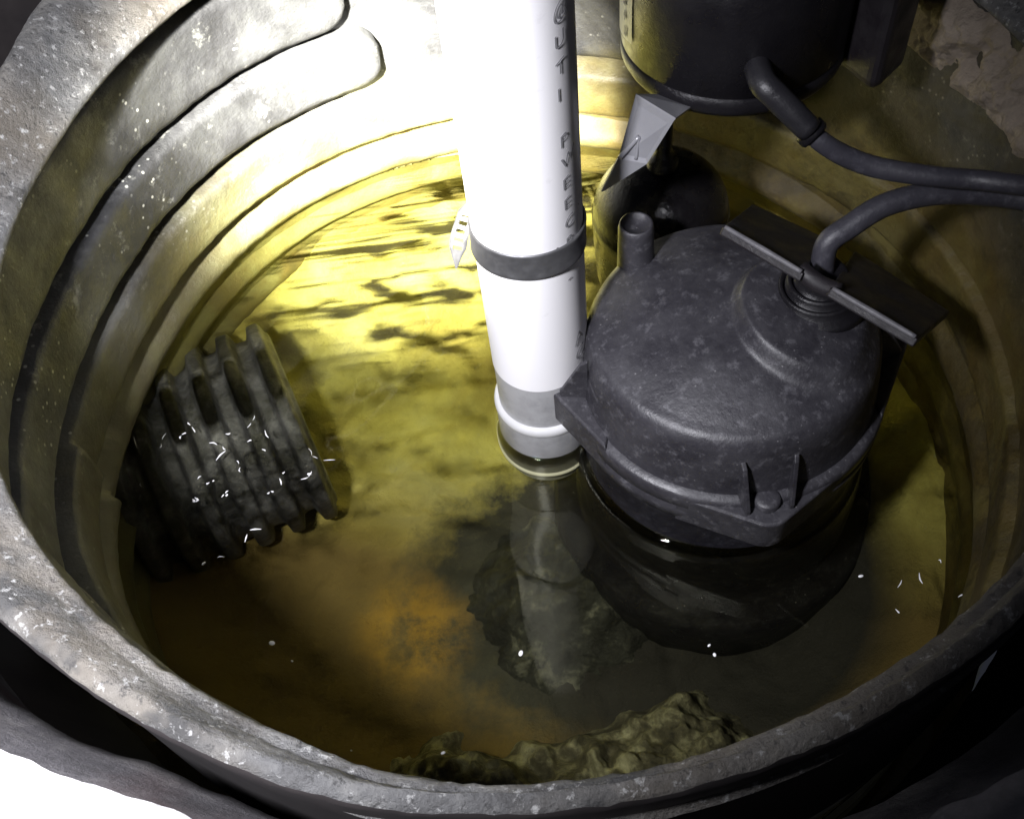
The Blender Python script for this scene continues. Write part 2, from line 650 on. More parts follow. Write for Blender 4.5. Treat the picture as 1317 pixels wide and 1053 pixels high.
lm = lip_mesh()
link('lip', lm, 'lip', basin)
lm.materials.append(MAT['gap_shade'])  # slot shade painted on the lip's outer skirt
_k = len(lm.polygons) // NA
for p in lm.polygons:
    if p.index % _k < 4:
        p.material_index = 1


def wall_mesh():
    zs = [0.168 - i * 0.004 for i in range(80)]
    V = []
    for i in range(NA):
        deg = -180 + 360 * i / NA
        for z in zs:
            r = WALL(deg) + 0.010 + 0.004 * sstep(0.10, 0.14, z)
            r = min(r, LIP_OUT(deg) - 0.009 + 0.018 * WFAR(deg))
            p = pol(r, deg, z)
            V.append(pol(r + 0.0006 * fbm(p, 35), deg, z))
    return mesh(V, [f[::-1] for f in grid_faces(NA, len(zs), True)])


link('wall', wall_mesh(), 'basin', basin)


def rib_mesh(a0, a1, z0, z1, th0=0.0095, seed=0, fade=True):
    """one ring rib bulging in from the wall between az a0..a1; full ring when a1-a0==360; rounded ends."""
    full = a1 - a0 >= 360
    nu = int((a1 - a0) / 360 * NA) + (0 if full else 1)
    nv = 17
    V = []
    for i in range(nu):
        deg = a0 + (a1 - a0) * i / (nu if full else nu - 1)
        e = 1.0
        if not full:
            d = min(deg - a0, a1 - deg) * pi / 180 * 0.22 / 0.016
            e = sqrt(max(0.0, 1 - (1 - min(1, d)) ** 2))
        th = th0 * (1 - 0.8 * sstep(45, 20, deg) * sstep(-95, -70, deg)) if fade else th0
        zc, hh = (z0 + z1) / 2, (z1 - z0) / 2 * max(e, 0.02)
        base = min(WALL(deg) + 0.012, LIP_OUT(deg) - 0.008 + 0.018 * WFAR(deg))
        wob = 0.0006 * noise.noise(Vector((deg * 0.16 + seed * 9, z0 * 40, 0))) + 0.0008 * noise.noise(Vector((deg * 0.6, z0 * 40, seed)))
        for j in range(nv):
            u = -1 + 2 * j / (nv - 1)
            bul = (1 - abs(u) ** 9) ** 0.5 if z0 > -0.02 else 0.5 + 0.5 * cos(pi * u)
            z = zc + hh * (u - 0.06 * u ** 3) + wob
            r = base - (0.002 + (th + 0.002) * min(1.0, e * 1.6)) * bul
            p = pol(r, deg, z)
            V.append(pol(r + 0.0005 * fbm(p, 45, 3), deg, z))
    return mesh(V, [f[::-1] for f in grid_faces(nu, nv, full)][::1])


RIBS = [(104, 262, 0.0875, 0.142), (101, 258, 0.045, 0.0867)]
for k, (a0, a1, z0, z1) in enumerate(RIBS):
    link('rib', rib_mesh(a0, a1, z0, z1, seed=k), 'basin', basin)
link('rib', rib_mesh(38, 84, 0.046, 0.108, seed=4), 'basin', basin)
for k, (z1, th) in enumerate(((0.041, 0.009), (0.0030, 0.0075), (-0.0345, 0.005), (-0.072, 0.004))):
    link('rib', rib_mesh(-180, 180, z1 - 0.0368, z1, seed=5 + k, th0=th), 'basin', basin)

# floor slab with the pit opening
FLOOR_IN = interp_az([(-150, .243), (-132, .2385), (-126, .2363), (-120, .2335), (-113, .2340), (-100, .2415), (-80, .252), (-40, .256), (0, .258), (45, .262),
                      (90, .28), (125, .305), (150, .295), (175, .27)])


def floor_mesh():
    V = []
    for i in range(NA):
        deg = -180 + 360 * i / NA
        r0 = FLOOR_IN(deg)
        rag = 0.0025 * noise.noise(Vector((deg * 0.11, 3, 1))) + 0.0012 * noise.noise(Vector((deg * 0.5, 7, 1)))
        for j, (dr, z) in enumerate(((-0.013, 0.02), (0.002, 0.10), (0.0, 0.156), (0.003, 0.164), (0.008, 0.176), (0.0125 + rag, 0.186), (0.0145 + rag, 0.1885),
                                     (0.018, 0.190), (0.05, 0.190), (0.15, 0.190), (0.6, 0.190), (3.0, 0.190))):
            p = pol(r0 + dr, deg, z)
            d = 0.0012 * fbm(p, 40, 4) if j < 9 else 0
            V.append(pol(r0 + dr + d, deg, z + d * 0.6))
    return mesh(V, grid_faces(NA, 12, True)[::1])


fm = floor_mesh()
fl = link('floor', fm, 'floor')
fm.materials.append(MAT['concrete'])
fm.materials.append(MAT['gap_shade'])
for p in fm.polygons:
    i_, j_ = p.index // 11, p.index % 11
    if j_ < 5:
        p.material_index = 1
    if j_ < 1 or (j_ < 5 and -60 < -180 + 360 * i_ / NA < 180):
        p.material_index = 2  # slot shade painted on the slab's inner edge
tag(fl, 'white painted concrete floor around the pit with a raw broken edge', kind='structure')


def silt_mesh():
    V, nr = [], 70
    for i in range(300):
        deg = -180 + 360 * i / 300
        for j in range(nr):
            r = 0.252 * j / (nr - 1)
            p = pol(r, deg, 0)
            z = -0.150 + 0.060 * sstep(0.13, 0.24, r)
            z += 0.010 * fbm(p, 14) + 0.004 * fbm(p, 50, 4)
            V.append((p.x, p.y, z))
    return mesh(V, grid_faces(300, nr, True))


tag(link('mud', silt_mesh(), 'silt'), 'yellow brown silt settled on the bottom of the pit', kind='structure')

WZ = -0.026
TURB = at(300, 610, WZ)


def water_mesh():
    n = 520
    V = []
    for i in range(n):
        x = -0.245 + 0.49 * i / (n - 1)
        for j in range(n):
            y = -0.245 + 0.49 * j / (n - 1)
            d = hypot(x - TURB.x, y - TURB.y)
            p = Vector((x, y, 0))
            z = (0.00055 * noise.noise(p * 17 + Vector((4, 1, 0))) + 0.00046 * noise.noise(p * 34)) * (1 - 0.6 * sstep(0.10, 0.17, hypot(x, y)))
            g = exp(-(d / 0.034) ** 2)
            g2 = exp(-(d / 0.12) ** 2)
            z += g * (0.0011 * noise.noise(p * 75) + 0.00022 * noise.noise(p * 150))
            z += g2 * 0.00010 * noise.noise(p * 62 + Vector((9, 2, 0)))
            for (mx, my, mr) in ((0.018, 0.019, 0.0260), (0.108, -0.003, 0.0733)):
                e = hypot(x - mx, y - my) - mr
                z += 0.0022 * exp(-max(0.0, e) / 0.0022)
            V.append((x, y, z + WZ))
    keep = []
    for i in range(n - 1):
        for j in range(n - 1):
            a = i * n + j
            if hypot(V[a][0], V[a][1]) < 0.246:
                keep.append((a, a + n, a + n + 1, a + 1))
    return mesh(V, keep)


wt = link('water', water_mesh(), 'water', recv=False)
wt.cycles.is_caustics_caster = True
tag(wt, 'yellow stained rippling water standing in the pit', kind='structure')

# ------------------------------------------------------------------ discharge pipe
WZ = -0.026
PX, PY, PR = 0.018, 0.019, 0.0242
pipe = empty('discharge_pipe', (PX, PY, -0.06), 'white PVC riser pipe with dark print along it, standing in the water beside the pump', 'pipe')


def pipe_part(name, prof, mat):
    V, F = lathe_v(prof, 96, (PX, PY, 0))
    return link(name, mesh(V, F), mat, pipe)


pipe_part('shaft', [(PR, 0.034), (PR, 0.10), (PR, 0.22), (PR, 0.40), (PR, 0.60), (PR - 0.004, 0.60), (PR - 0.004, 0.30)], 'pvc')
pipe_part('grey_base', [(PR - 0.0004, -0.06), (PR - 0.0004, -0.03), (PR - 0.0004, 0.0342)], 'pvc_grey')  # lower length of the pipe in mottled darker grey
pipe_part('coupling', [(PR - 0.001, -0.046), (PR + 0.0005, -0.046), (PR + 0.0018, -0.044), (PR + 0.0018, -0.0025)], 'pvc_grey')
V, F = lathe_v([(PR - 0.0006, -0.004), (PR + 0.0019, -0.0040), (PR + 0.0023, -0.0030), (PR + 0.0024, -0.0012), (PR + 0.0021, 0.0004), (PR + 0.0014, 0.0014), (PR + 0.0008, 0.0018), (PR - 0.0006, 0.0022)], 96, (PX, PY, 0))
link('coupling_rim', mesh(V, F), 'pvc_ring', pipe)
V, F = lathe_v([(PR - 0.001, -0.0495), (PR + 0.0012, -0.0495), (PR + 0.0026, -0.048), (PR + 0.0026, -0.046), (PR + 0.001, -0.0445)], 96, (PX, PY, 0))
link('coupling_foot', mesh(V, F), 'pvc', pipe)


def pipe_text(chars, z_top, pitch, size, az0, name='lettering'):
    """print on the shaft, one character under another; az0 is the left edge of the print."""
    bm = bmesh.new()
    for i, ch in enumerate(chars):
        if ch == ' ':
            continue
        cu = bpy.data.curves.new('t', 'FONT')
        cu.body = ch
        cu.size = size
        o = bpy.data.objects.new('t', cu)
        COL.objects.link(o)
        bpy.context.view_layer.update()
        me = bpy.data.meshes.new_from_object(o.evaluated_get(bpy.context.evaluated_depsgraph_get()))
        bpy.data.objects.remove(o)
        b2 = bmesh.new()
        b2.from_mesh(me)
        bmesh.ops.triangulate(b2, faces=b2.faces)
        for v in b2.verts:
            x, y = v.co.x * 0.95, v.co.y * 0.95
            a = radians(az0) + x / PR
            v.co = Vector((PX + (PR + 0.0003) * cos(a), PY + (PR + 0.0003) * sin(a), z_top - pitch * i + y + x * 0.35))
        b2.to_mesh(me)
        b2.free()
        bm.from_mesh(me)
    me = bpy.data.meshes.new('print')
    bm.to_mesh(me)
    bm.free()
    return link(name, me, 'ink', pipe, smooth=False)


pipe_text('DV@UTI PWEECBN-', 0.2545, 0.0107, 0.0086, -55)
pipe_text('ACU', 0.058, 0.0120, 0.0115, -50)

# ------------------------------------------------------------------ hose clamp
CZ = 0.121
clamp = empty('hose_clamp', (PX, PY, CZ - 0.007), 'dull steel hose clamp band around the white pipe with its slotted tail sticking out', 'hose clamp')
V, F = lathe_v([(PR + 0.0002, -0.0068), (PR + 0.0011, -0.0068), (PR + 0.0014, -0.0060), (PR + 0.0012, -0.0049), (PR + 0.0012, 0.0049), (PR + 0.0014, 0.0060),
                (PR + 0.0011, 0.0068), (PR + 0.0002, 0.0068)], 96)
q = Matrix.Rotation(radians(2), 3, 'Y') @ Matrix.Rotation(radians(-5), 3, 'X')
V = [q @ v + Vector((PX, PY, CZ)) for v in V]
link('band', mesh(V, F), 'steel', clamp)


def strip_with_slots():
    """band tail leaving the pipe tangentially, with a row of worm slots cut through it."""
    V, F = [], []
    pts = [at(603, 262, 0.130), at(597, 283, 0.126), at(591, 304, 0.121), at(588, 325, 0.114), at(587, 346, 0.106)]
    # sample the centreline
    path = []
    for i in range(len(pts) - 1):
        q0, q1, q2, q3 = pts[max(i - 1, 0)], pts[i], pts[i + 1], pts[min(i + 2, len(pts) - 1)]
        for k in range(12):
            t = k / 12
            path.append(0.5 * ((2 * q1) + (q2 - q0) * t + (2 * q0 - 5 * q1 + 4 * q2 - q3) * t * t + (3 * q1 - q0 - 3 * q2 + q3) * t ** 3))
    path.append(pts[-1])
    n = len(path)
    wdir = Vector((0.85, -0.15, 0.30)).normalized()
    for i, p in enumerate(path):
        tg = (path[min(i + 1, n - 1)] - path[max(i - 1, 0)]).normalized()
        w = (wdir - tg * wdir.dot(tg)).normalized()
        nn = tg.cross(w)
        taper = min(1.0, 0.25 + i / 9) if i < n - 16 else max(0.05, (n - 1 - i) / 16)
        for side in (0.0004, -0.0004):
            for u in (-1, -0.55, 0.55, 1):
                V.append(p + w * u * 0.0040 * taper + nn * side)
    for i in range(n - 1):
        a, b = i * 8, (i + 1) * 8
        hole = (i % 6 in (1, 2, 3)) and 8 < i < n - 15
        for s in (0, 4):
            for k in range(3):
                if hole and k == 1:
                    continue
                F.append((a + s + k, b + s + k, b + s + k + 1, a + s + k + 1))
        F.append((a, a + 4, b + 4, b))
        F.append((a + 3, b + 3, b + 7, a + 7))
    return mesh(V, F)


link('tail', strip_with_slots(), 'steel', clamp)
V, F = lathe_v([(0.0, -0.008), (0.0042, -0.008), (0.0048, -0.006), (0.0048, 0.006), (0.0042, 0.008), (0.0, 0.008)], 24,
               (PX + 0.010, PY + PR + 0.006, CZ), axis=(1, 0.2, 0))
link('screw_housing', mesh(V, F), 'steel', clamp)

# ------------------------------------------------------------------ pump
QX, QY = 0.108, -0.003
pump = empty('sump_pump', (QX, QY, -0.13), 'black plastic submersible pump with a dusty domed cap, standing half under water', 'pump')


def pump_part(name, prof, mat, n=128, shape=None):
    V, F = lathe_v(prof, n, (QX, QY, 0))
    if shape:
        V = [shape(v) for v in V]
    return link(name, mesh(V, F), mat, pump)


pump_part('body', [(0.0, -0.18), (0.092, -0.18), (0.0910, -0.112), (0.0880, -0.104), (0.0775, -0.100), (0.0770, -0.080), (0.0760, -0.0765), (0.0755, -0.060), (0.0750, -0.040), (0.0742, -0.0365),
                   (0.0725, -0.035), (0.0720, -0.012), (0.072, 0.010)], 'pump_body')
pump_part('flange', [(0.070, 0.006), (0.0745, 0.006), (0.0765, 0.0075), (0.0768, 0.014), (0.0755, 0.0155), (0.0755, 0.0165), (0.0768, 0.018), (0.0768, 0.0255), (0.0755, 0.0275),
                     (0.0715, 0.0282)], 'pump')


def cap_shape(v):
    # raised round boss around the cord gland, hollow crescent beside it
    g = BOSS
    d = hypot(v.x - g.x, v.y - g.y)
    rr = hypot(v.x - QX, v.y - QY)
    if v.z > 0.060:
        v = v.copy()
        v.z += 0.0075 * (1 - sstep(0.033, 0.039, d)) * (1 - sstep(0.056, 0.066, rr))
    return v


BOSS = at(1050, 400, 0.075)
prof = [(0.0722, 0.027), (0.0716, 0.032), (0.0698, 0.048), (0.0686, 0.0560), (0.0674, 0.0592), (0.0660, 0.0614), (0.0645, 0.0628), (0.0628, 0.0636), (0.0610, 0.0640)]
for k in range(1, 31):
    u = k / 30
    prof.append((0.0610 * (1 - u), 0.0640 + 0.0125 * (1 - (1 - u) ** 2)))
pump_part('cap', prof, 'pump', 180, cap_shape)


def ear(name, px, py, z, zb):
    """bolt ear standing out from the flange: rounded boss, two webs back to the cap, bolt head."""
    tip = at(px, py, z)
    c = Vector((QX, QY, 0))
    dr = Vector((tip.x - QX, tip.y - QY, 0))
    L = dr.length
    dr.normalize()
    sd = Vector((-dr.y, dr.x, 0))
    w = 0.0125
    out = []
    N = 14
    RB = 0.0765
    L = max(L, RB + 0.011)
    ph = acos((RB - w) / (L - w))
    for k in range(N + 1):
        a = -ph + 2 * ph * k / N
        out.append(c + dr * (L - w + w * cos(a)) + sd * (w * sin(a)))
    out = [c + dr * 0.06 - sd * 0.03, c + dr * (RB * cos(ph)) - sd * (RB * sin(ph))] + out + [c + dr * (RB * cos(ph)) + sd * (RB * sin(ph)), c + dr * 0.06 + sd * 0.03]
    V = [Vector((p.x, p.y, zb)) for p in out] + [Vector((p.x, p.y, z)) for p in out]
    n = len(out)
    F = [tuple(range(n))[::-1], tuple(range(n, 2 * n))] + [(i, (i + 1) % n, n + (i + 1) % n, n + i) for i in range(n)]
    o = link(name, mesh(V, F), 'pump', pump, smooth=False)
    bevel(o, 0.0014, 3)
    bc = c + dr * (L - w)
    hv = lathe_v([(0.0062, 0), (0.0062, 0.0032), (0.0055, 0.004), (0.003, 0.0042), (0.0, 0.0042)], 20, (bc.x, bc.y, z))
    link('bolt_head', mesh(*hv), 'pump', o)
    for s in (-1, 1):
        a0 = c + dr * (L - w * 0.55) + sd * s * w * 0.80
        a1 = c + dr * 0.0690 + sd * s * w * 0.95
        hh = 0.028
        t3 = sd * 0.0011
        P = []
        for tt in (-1, 1):
            P += [a0 + t3 * tt + Vector((0, 0, z)), a1 + t3 * tt + Vector((0, 0, z)), a1 + t3 * tt + Vector((0, 0, z + hh)),
                  a0.lerp(a1, 0.75) + t3 * tt + Vector((0, 0, z + hh * 0.9)), a0 + t3 * tt + Vector((0, 0, z + 0.003))]
        F = [(0, 1, 2, 3, 4), (9, 8, 7, 6, 5)] + [(i, 5 + i, 5 + (i + 1) % 5, (i + 1) % 5) for i in range(5)]
        bevel(link('web', mesh(P, F), 'pump', o, smooth=False), 0.0005, 2)
    return o


ear('bolt_ear', 701, 488, 0.030, 0.008)
ear('bolt_ear', 988, 652, 0.025, 0.004)
ear('bolt_ear', 1165, 430, 0.029, 0.008)

# vent post on the cap
pc = at(817, 350, 0.055)
V, F = lathe_v([(0.0098, 0.0), (0.0091, 0.004), (0.0086, 0.036), (0.0081, 0.0385), (0.0074, 0.0392), (0.0066, 0.0388), (0.0062, 0.0375), (0.0, 0.0372)], 32, (pc.x, pc.y, 0.050))
link('vent_post', mesh(V, F), 'pump', pump)

# cord gland with ring threads
gz = 0.074
gc = at(1052, 375, gz + 0.006)
V, F = lathe_v([(0.0225, -0.006), (0.0225, 0.003), (0.0215, 0.005), (0.0185, 0.0052), (0.018, 0.0095), (0.0172, 0.0105), (0.0162, 0.0105), (0.0158, 0.0085), (0.0152, 0.0085),
                (0.0148, 0.013), (0.0138, 0.014), (0.0128, 0.014), (0.0125, 0.012), (0.0118, 0.012), (0.0115, 0.018), (0.0105, 0.0195), (0.009, 0.0195), (0.0, 0.0195)], 48,
               (gc.x, gc.y, gz))
link('cord_gland', mesh(V, F), 'glossblack', pump)

# lifting handle: two flat leaning wings either side of the gland, one bar beneath
def wing(f0, f1, b1, b0, zf, zb):
    poly = [at(*f0, zf), at(*f1, zf), at(*b1, zb), at(*b0, zb)]
    V, F = slab_v(poly, 0.0042)
    o = link('handle_wing', mesh(V, F), 'handle', pump, smooth=False)
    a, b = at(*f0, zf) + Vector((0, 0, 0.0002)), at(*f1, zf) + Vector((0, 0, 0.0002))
    link('edge_highlight', mesh(*tube_v([a.lerp(b, .03), a.lerp(b, .5), a.lerp(b, .97)], [0.0011, 0.0014, 0.0011], 8, 6)), 'edge_light', o)  # pale strip paints in the lamp's highlight along the front edge
    return bevel(o, 0.0009, 3)


wing((930, 291), (1034, 352), (1062, 306), (968, 262), 0.112, 0.070)
wing((1068, 370), (1181, 436), (1222, 400), (1100, 322), 0.112, 0.070)
hb = [at(1028, 346, 0.108), at(1080, 376, 0.108)]
V, F = tube_v([hb[0], hb[0].lerp(hb[1], .5) - Vector((0, 0, 0.002)), hb[1]], 0.004, 12, 4)
link('handle_bridge', mesh(V, F), 'handle', pump)

g0 = Vector((gc.x, gc.y, gz + 0.016))
cord = [g0, g0 + Vector((0.001, 0.004, 0.016)), at(1092, 292, 0.112), at(1138, 264, 0.118), at(1200, 249, 0.119), at(1262, 249, 0.118), at(1325, 257, 0.117), at(1420, 280, 0.122), at(1500, 290, 0.15)]
V, F = tube_v(cord, 0.0052, 16, 10)
link('power_cord', mesh(V, F), 'rubber', pump)

# soft heap of black sludge under the pipe, between the pump and the silt
def heap():
    V, nr = [], 70
    n = 180
    c = at(705, 750, -0.10)
    for i in range(n):
        a = 2 * pi * i / n
        R0 = 0.075 + 0.014 * max(0, cos(a - radians(80))) + 0.020 * max(0, cos(a - radians(-75))) ** 2 + 0.030 * max(0, cos(a - radians(-20)))
        for j in range(nr):
            u = j / (nr - 1)
            r = R0 * u
            z = -0.122 - 0.055 * sstep(0.10, 1.0, u)
            p = Vector((c.x + r * cos(a), c.y + r * sin(a), 0))
            z += 0.012 * fbm(p, 24) + 0.006 * fbm(p, 80, 3)
            V.append((p.x, p.y, z))
    return mesh(V, grid_faces(n, nr, True))


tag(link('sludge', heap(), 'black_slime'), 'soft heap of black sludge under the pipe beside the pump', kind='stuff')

# ------------------------------------------------------------------ hanging motor housing, its bracket and cord
MX, MY, MZ, MR = 0.1225, 0.091, 0.144, 0.0500
motor = empty('motor_housing', (MX, MY, MZ), 'smooth black cylindrical motor housing with a pale label strip, hanging over the pump handle', 'motor housing')
V, F = lathe_v([(0.0, 0.003), (MR - 0.012, 0.0015), (MR - 0.005, 0.0), (MR - 0.0015, 0.0012), (MR, 0.004), (MR, 0.0100), (MR - 0.0006, 0.0104), (MR - 0.0006, 0.0112), (MR, 0.0116),
                (MR, 0.060), (MR - 0.001, 0.0625), (MR - 0.004, 0.0640), (MR - 0.0045, 0.12), (MR - 0.012, 0.13), (0.0, 0.132)], 128, (MX, MY, MZ))
link('housing', mesh(V, F), 'glossblack', motor)


def on_motor(az, z, dr=0.0004):
    a = radians(az)
    return Vector((MX + (MR + dr) * cos(a), MY + (MR + dr) * sin(a), z))


V = []
NZ, NL = 8, 16
for i in range(NL):
    az = 158 + 38 * i / (NL - 1)
    for j in range(NZ):
        V.append(on_motor(az, MZ + 0.016 + 0.008 * ((az - 158) / 38 - 0.5) * (1 - j / (NZ - 1)) + 0.040 * j / (NZ - 1)))
lab = link('label_strip', mesh(V, grid_faces(NL, NZ)), 'label', motor)
V, F = [], []
random.seed(3)
for k in range(5):
    z0 = MZ + 0.0205 + 0.0072 * k
    a0 = 187 - 0.6 * k
    for (da0, da1, dz0, dz1) in ((0, 3.4, 0.0, 0.0016), (0, 1.2, 0.0, 0.0046), (2.3, 3.4, 0.001, 0.0046)) if k % 2 == 0 else ((0, 3.2, 0.0018, 0.0032), (0.8, 2.0, 0.0, 0.0048)):
        b = len(V)
        V += [on_motor(a0 + da0, z0 + dz0, 0.0008), on_motor(a0 + da1, z0 + dz0, 0.0008), on_motor(a0 + da1, z0 + dz1, 0.0008), on_motor(a0 + da0, z0 + dz1, 0.0008)]
        F.append((b, b + 1, b + 2, b + 3))
link('print', mesh(V, F), 'ink', lab, smooth=False)

# bent sheet-metal tab hanging off the housing
bt = 0.157
bz = [bt, bt - 0.026, bt - 0.046]
up = [at(818, 121, bz[0]), at(795, 204, bz[1]), at(832, 211, bz[1]), at(869, 152, bz[0])]
lo = [at(795, 204, bz[1]), at(773, 247, bz[2]), at(777, 246, bz[2]), at(832, 211, bz[1])]
V, F = join(slab_v(up, 0.0009), slab_v(lo, 0.0009))
brk = link('bracket', mesh(V, F), 'bracket', motor, smooth=False)
ga, gb, gcx = at(797, 203, bz[1] + 0.0015), at(822, 176, bt - 0.014), at(818, 205, bz[1] + 0.001)
V, F = join(tube_v([ga, ga.lerp(gb, .5), gb], 0.0011, 8, 3), tube_v([gb, gb.lerp(gcx, .5), gcx], 0.0008, 8, 3))
link('gusset', mesh(V, F), 'bracket', brk)

# the tab's root strip, folded up against the housing
ra, rb = up[0], up[3]
rc = [Vector((MX, MY, 0.1485)) + (Vector((p.x - MX, p.y - MY, 0))).normalized() * (MR - 0.0005) for p in (rb, ra)]
link('root_strip', mesh(*slab_v([ra, rb] + rc, 0.0009)), 'bracket', brk, smooth=False)

# cord nozzle, dark collar, cord
nz = [at(980, 104, 0.170), at(996, 122, 0.167), at(1042, 168, 0.154)]
nz = [nz[0].lerp(Vector((MX, MY, 0.172)), 0.35)] + nz
V, F = tube_v(nz, [0.0056, 0.0056, 0.0056, 0.0053], 20, 6)
link('nozzle', mesh(V, F), 'nozzle', motor)
n1, n2 = at(1038, 165, 0.1525), at(1053, 180, 0.149)
V, F = lathe_v([(0.0, -0.0005), (0.0058, 0.0), (0.0065, 0.0008), (0.0065, 0.0042), (0.0058, 0.0052), (0.0, 0.0055)], 24, n1, axis=(n2 - n1))
link('collar', mesh(V, F), 'glossblack', motor)
V, F = tube_v([n1, n2, at(1085, 200, 0.142), at(1130, 216, 0.137), at(1200, 227, 0.135), at(1260, 232, 0.135), at(1330, 240, 0.142), at(1420, 250, 0.158), at(1500, 255, 0.20)],
              [0.0042, 0.0042, 0.0044, 0.0044, 0.0043, 0.0042, 0.0042, 0.0042, 0.0042], 16, 8)
link('cord', mesh(V, F), 'rubber', motor)

# black box mounted beside the motor
foot4 = [at(1046, 66, 0.140), at(1122, 127, 0.140), at(1158, 92, 0.140), at(1174, 15, 0.140), at(1075, -45, 0.140)]
V = [Vector(p) for p in foot4] + [p + Vector((0, 0, 0.11)) for p in foot4]
F = [tuple(range(5))[::-1], tuple(range(5, 10))] + [(i, (i + 1) % 5, 5 + (i + 1) % 5, 5 + i) for i in range(5)]
bx = empty('switch_box', sum(foot4, Vector()) / 5, 'dull black box with rounded corners fixed beside the hanging motor housing', 'switch box')
bevel(link('case', mesh(V, F), 'handle', bx, smooth=False), 0.006, 4)
V2 = [(v - bx.location) * 1.03 + bx.location for v in V]
V2 = [Vector((v.x, v.y, 0.235 if k < 5 else 0.243)) for k, v in enumerate(V2)]
bevel(link('cover', mesh(V2, F), 'handle', bx, smooth=False), 0.002, 2)

# ------------------------------------------------------------------ round black float
fcx = at(851, 232, 0.052)
prof = [(0.0, -0.050), (0.020, -0.048), (0.032, -0.036), (0.0360, -0.016), (0.0375, 0.010), (0.0375, 0.022), (0.0382, 0.023), (0.0382, 0.029), (0.0375, 0.030)]
for k in range(1, 13):
    a = pi / 2 * k / 12
    prof.append((0.0375 * cos(a), 0.030 + 0.034 * sin(a)))
V, F = lathe_v(prof, 96, (fcx.x, fcx.y, 0))
flt = empty('float', (fcx.x, fcx.y, -0.05), 'glossy round black float bobbing in the water behind the white pipe', 'float')
link('shell', mesh(V, F), 'floatblack', flt)
V, F = lathe_v([(0.0085, 0.060), (0.0085, 0.068), (0.0060, 0.070), (0.0045, 0.074), (0.0045, 0.143), (0.0, 0.143)], 24, (fcx.x, fcx.y, 0))
link('boss', mesh(V, F), 'floatblack', flt)

# ------------------------------------------------------------------ corrugated drain stub
dA, dB = at(100, 596, -0.040), at(368, 488, -0.040)
ax = (dB - dA).normalized()


def drain_mesh():
    L = (dB - dA).length + 0.05
    prof = []
    n = 150
    for k in range(n + 1):
        s = -0.06 + (L + 0.01) * k / n
        u = (s / 0.0200) % 1.0
        bump = 0.5 + 0.5 * tanh(3.2 * cos(2 * pi * u)) / tanh(3.2)
        prof.append((0.0625 + 0.0098 * bump, s))
    e = prof[-1]
    prof += [(e[0] - 0.004, e[1] + 0.001), (e[0] - 0.005, e[1] - 0.01), (0.055, -0.06)]
    V, F = lathe_v(prof, 96, (0, 0, 0), axis=ax)
    c = dA + Vector((0, 0, -0.0605))
    V = [v + c for v in V]
    V = [v + Vector((0, 0, 0.0012 * fbm(v, 30, 3) + 0.0005 * fbm(v, 120, 3))) for v in V]
    return mesh(V, F)


dr = link('drain_pipe', drain_mesh(), 'drain')
tag(dr, 'short black corrugated drain pipe poking from the pit wall under churning water', 'drain pipe')

# ------------------------------------------------------------------ crust under the lip, slime bank, glint specks on the water
def crust():
    V = []
    nu, nv = 150, 34
    for i in range(nu):
        deg = -6 + 36 * i / (nu - 1)
        for j in range(nv):
            u = -1 + 2 * j / (nv - 1)
            z = 0.137 + 0.024 * u + 0.010 * noise.noise(Vector((deg * 0.12, 2, 2)))
            p = pol(0.235, deg, z)
            e = (1 - abs(u) ** 3) * (1 - abs((deg - 12) / 18) ** 4)
            h = 0.0065 * (0.5 + 1.3 * fbm(p, 70, 5)) * max(0, e) + 0.003 * noise.noise(p * 45) - 0.006 * (1 - max(0, e))
            V.append(pol(min(WALL(deg) + 0.010, LIP_OUT(deg) - 0.009 + 0.018 * WFAR(deg)) - 0.002 - h, deg, z))
    return mesh(V, [f[::-1] for f in grid_faces(nu, nv)])


tag(link('foam_crust', crust(), 'crust'), 'lumpy tan foamy crust stuck to the far wall just under the lip', kind='stuff')


def bank():
    V = []
    nu, nv = 220, 60
    for i in range(nu):
        deg = -138 + 96 * i / (nu - 1)
        for j in range(nv):
            u = j / (nv - 1)
            r = 0.118 + 0.120 * u
            p = pol(r, deg, 0)
            e = sstep(-138, -108, deg) * (1 - sstep(-66, -42, deg)) * sstep(-0.08, 0.40, u + 0.14 * noise.noise(p * 45))
            z = -0.172 + 0.084 * e + (0.018 * fbm(p, 34, 5) + 0.012 * fbm(p, 95, 3)) * (0.2 + 0.8 * e)
            V.append((p.x, p.y, z))
    return mesh(V, grid_faces(nu, nv))


tag(link('slime', bank(), 'slime'), 'pale clotted slime banked against the near wall under water', kind='stuff')

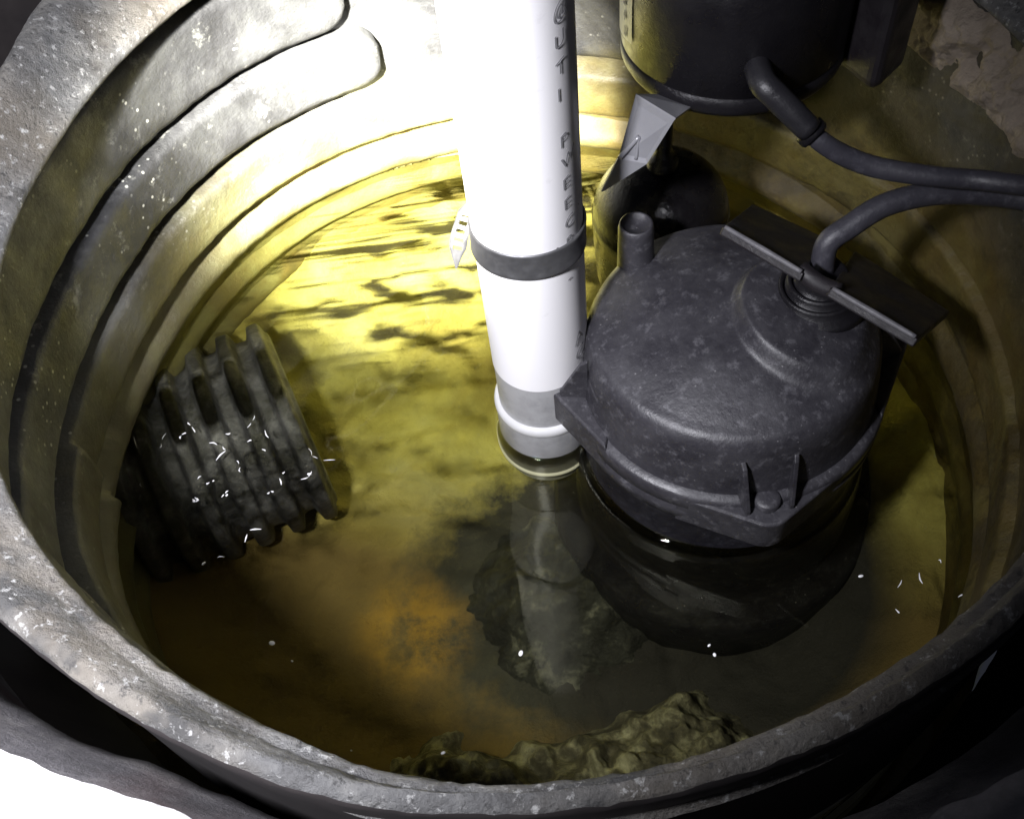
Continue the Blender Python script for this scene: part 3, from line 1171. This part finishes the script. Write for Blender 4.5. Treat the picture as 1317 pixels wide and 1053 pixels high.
# white specks, nearly all painting in lamp glints on the water
random.seed(11)
t = NT('white_glint')
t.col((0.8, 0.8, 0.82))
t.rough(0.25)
MAT['lamp_glint'] = t.m
for px, py, r, lb in ((350, 827, 1.7, 'white glint speck alone on the brown water between the drain pipe and the near lip'),
                      (376, 850, .7, 'pin-sized glint dot just beside the lone speck on the brown water'),
                      (670, 840, 1.7, 'largest white glint speck floating over the black sludge heap'),
                      (919, 842, 1.5, 'white glint speck on the black water in front of the pump, larger of a pair'),
                      (912, 830, .9, 'smaller glint speck of the pair in front of the pump'),
                      (570, 968, 1.0, 'glint speck close to the near lip beside the slime bank'),
                      (262, 725, 1.3, 'glint speck at the lower dark corner of the corrugated drain pipe'),
                      (1107, 741, 1.5, 'pale speck on the water along the shaded side of the pump'),
                      (1240, 766, 1.1, 'glint speck near the stained wall on the pump side of the pit'),
                      (452, 965, .6, 'minute glint dot against the near lip in the dark water'),
                      (250, 645, .9, 'glint speck on the churning water, nearest the pit wall'),
                      (292, 637, 1.0, 'glint speck on the churning water at the middle of the drain pipe'),
                      (398, 610, 1.1, 'glint speck on the churning water by the open end of the drain pipe')):
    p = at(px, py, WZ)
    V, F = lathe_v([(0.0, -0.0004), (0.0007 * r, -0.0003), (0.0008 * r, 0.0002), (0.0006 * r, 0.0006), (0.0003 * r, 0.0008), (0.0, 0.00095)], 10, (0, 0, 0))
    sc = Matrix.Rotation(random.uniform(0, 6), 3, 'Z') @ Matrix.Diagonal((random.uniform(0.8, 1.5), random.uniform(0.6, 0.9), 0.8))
    o = link('glint_speck', mesh([sc @ v for v in V], F), 'lamp_glint')
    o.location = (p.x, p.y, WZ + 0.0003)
    tag(o, lb, 'foam speck', 'white specks painting lamp glints on the water')

# broken water over the drain pipe: lamp glints painted as thin white curls
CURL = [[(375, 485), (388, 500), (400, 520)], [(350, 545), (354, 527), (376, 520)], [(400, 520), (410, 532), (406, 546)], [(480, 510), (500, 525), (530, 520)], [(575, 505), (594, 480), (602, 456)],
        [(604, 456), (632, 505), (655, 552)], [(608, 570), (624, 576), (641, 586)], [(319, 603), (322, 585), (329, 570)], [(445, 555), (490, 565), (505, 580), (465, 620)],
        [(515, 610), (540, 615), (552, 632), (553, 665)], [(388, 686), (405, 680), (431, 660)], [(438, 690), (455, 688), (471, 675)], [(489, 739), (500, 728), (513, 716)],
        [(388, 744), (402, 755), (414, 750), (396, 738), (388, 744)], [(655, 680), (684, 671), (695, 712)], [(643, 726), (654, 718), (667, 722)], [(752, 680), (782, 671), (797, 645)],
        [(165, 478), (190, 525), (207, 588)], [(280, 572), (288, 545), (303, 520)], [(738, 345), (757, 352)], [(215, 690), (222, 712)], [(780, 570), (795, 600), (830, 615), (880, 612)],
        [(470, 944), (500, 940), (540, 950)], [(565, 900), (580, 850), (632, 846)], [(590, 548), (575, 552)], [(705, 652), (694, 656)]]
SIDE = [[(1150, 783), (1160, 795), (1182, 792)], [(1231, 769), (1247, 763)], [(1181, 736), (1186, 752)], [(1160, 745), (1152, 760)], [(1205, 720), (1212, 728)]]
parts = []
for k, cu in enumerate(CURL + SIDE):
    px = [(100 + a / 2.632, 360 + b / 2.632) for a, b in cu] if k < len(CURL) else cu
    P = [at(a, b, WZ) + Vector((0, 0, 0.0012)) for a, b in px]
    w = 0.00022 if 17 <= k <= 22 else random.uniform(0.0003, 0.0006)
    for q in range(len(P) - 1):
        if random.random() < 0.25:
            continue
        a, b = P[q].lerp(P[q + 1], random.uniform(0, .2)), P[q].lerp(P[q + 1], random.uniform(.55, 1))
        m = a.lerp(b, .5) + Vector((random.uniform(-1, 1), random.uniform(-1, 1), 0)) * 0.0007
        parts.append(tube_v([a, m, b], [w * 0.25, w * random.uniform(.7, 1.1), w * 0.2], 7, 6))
tag(link('lamp_glint', mesh(*join(*parts)), 'lamp_glint'), 'thin white curls painting in lamp glints on the broken water', kind='stuff')
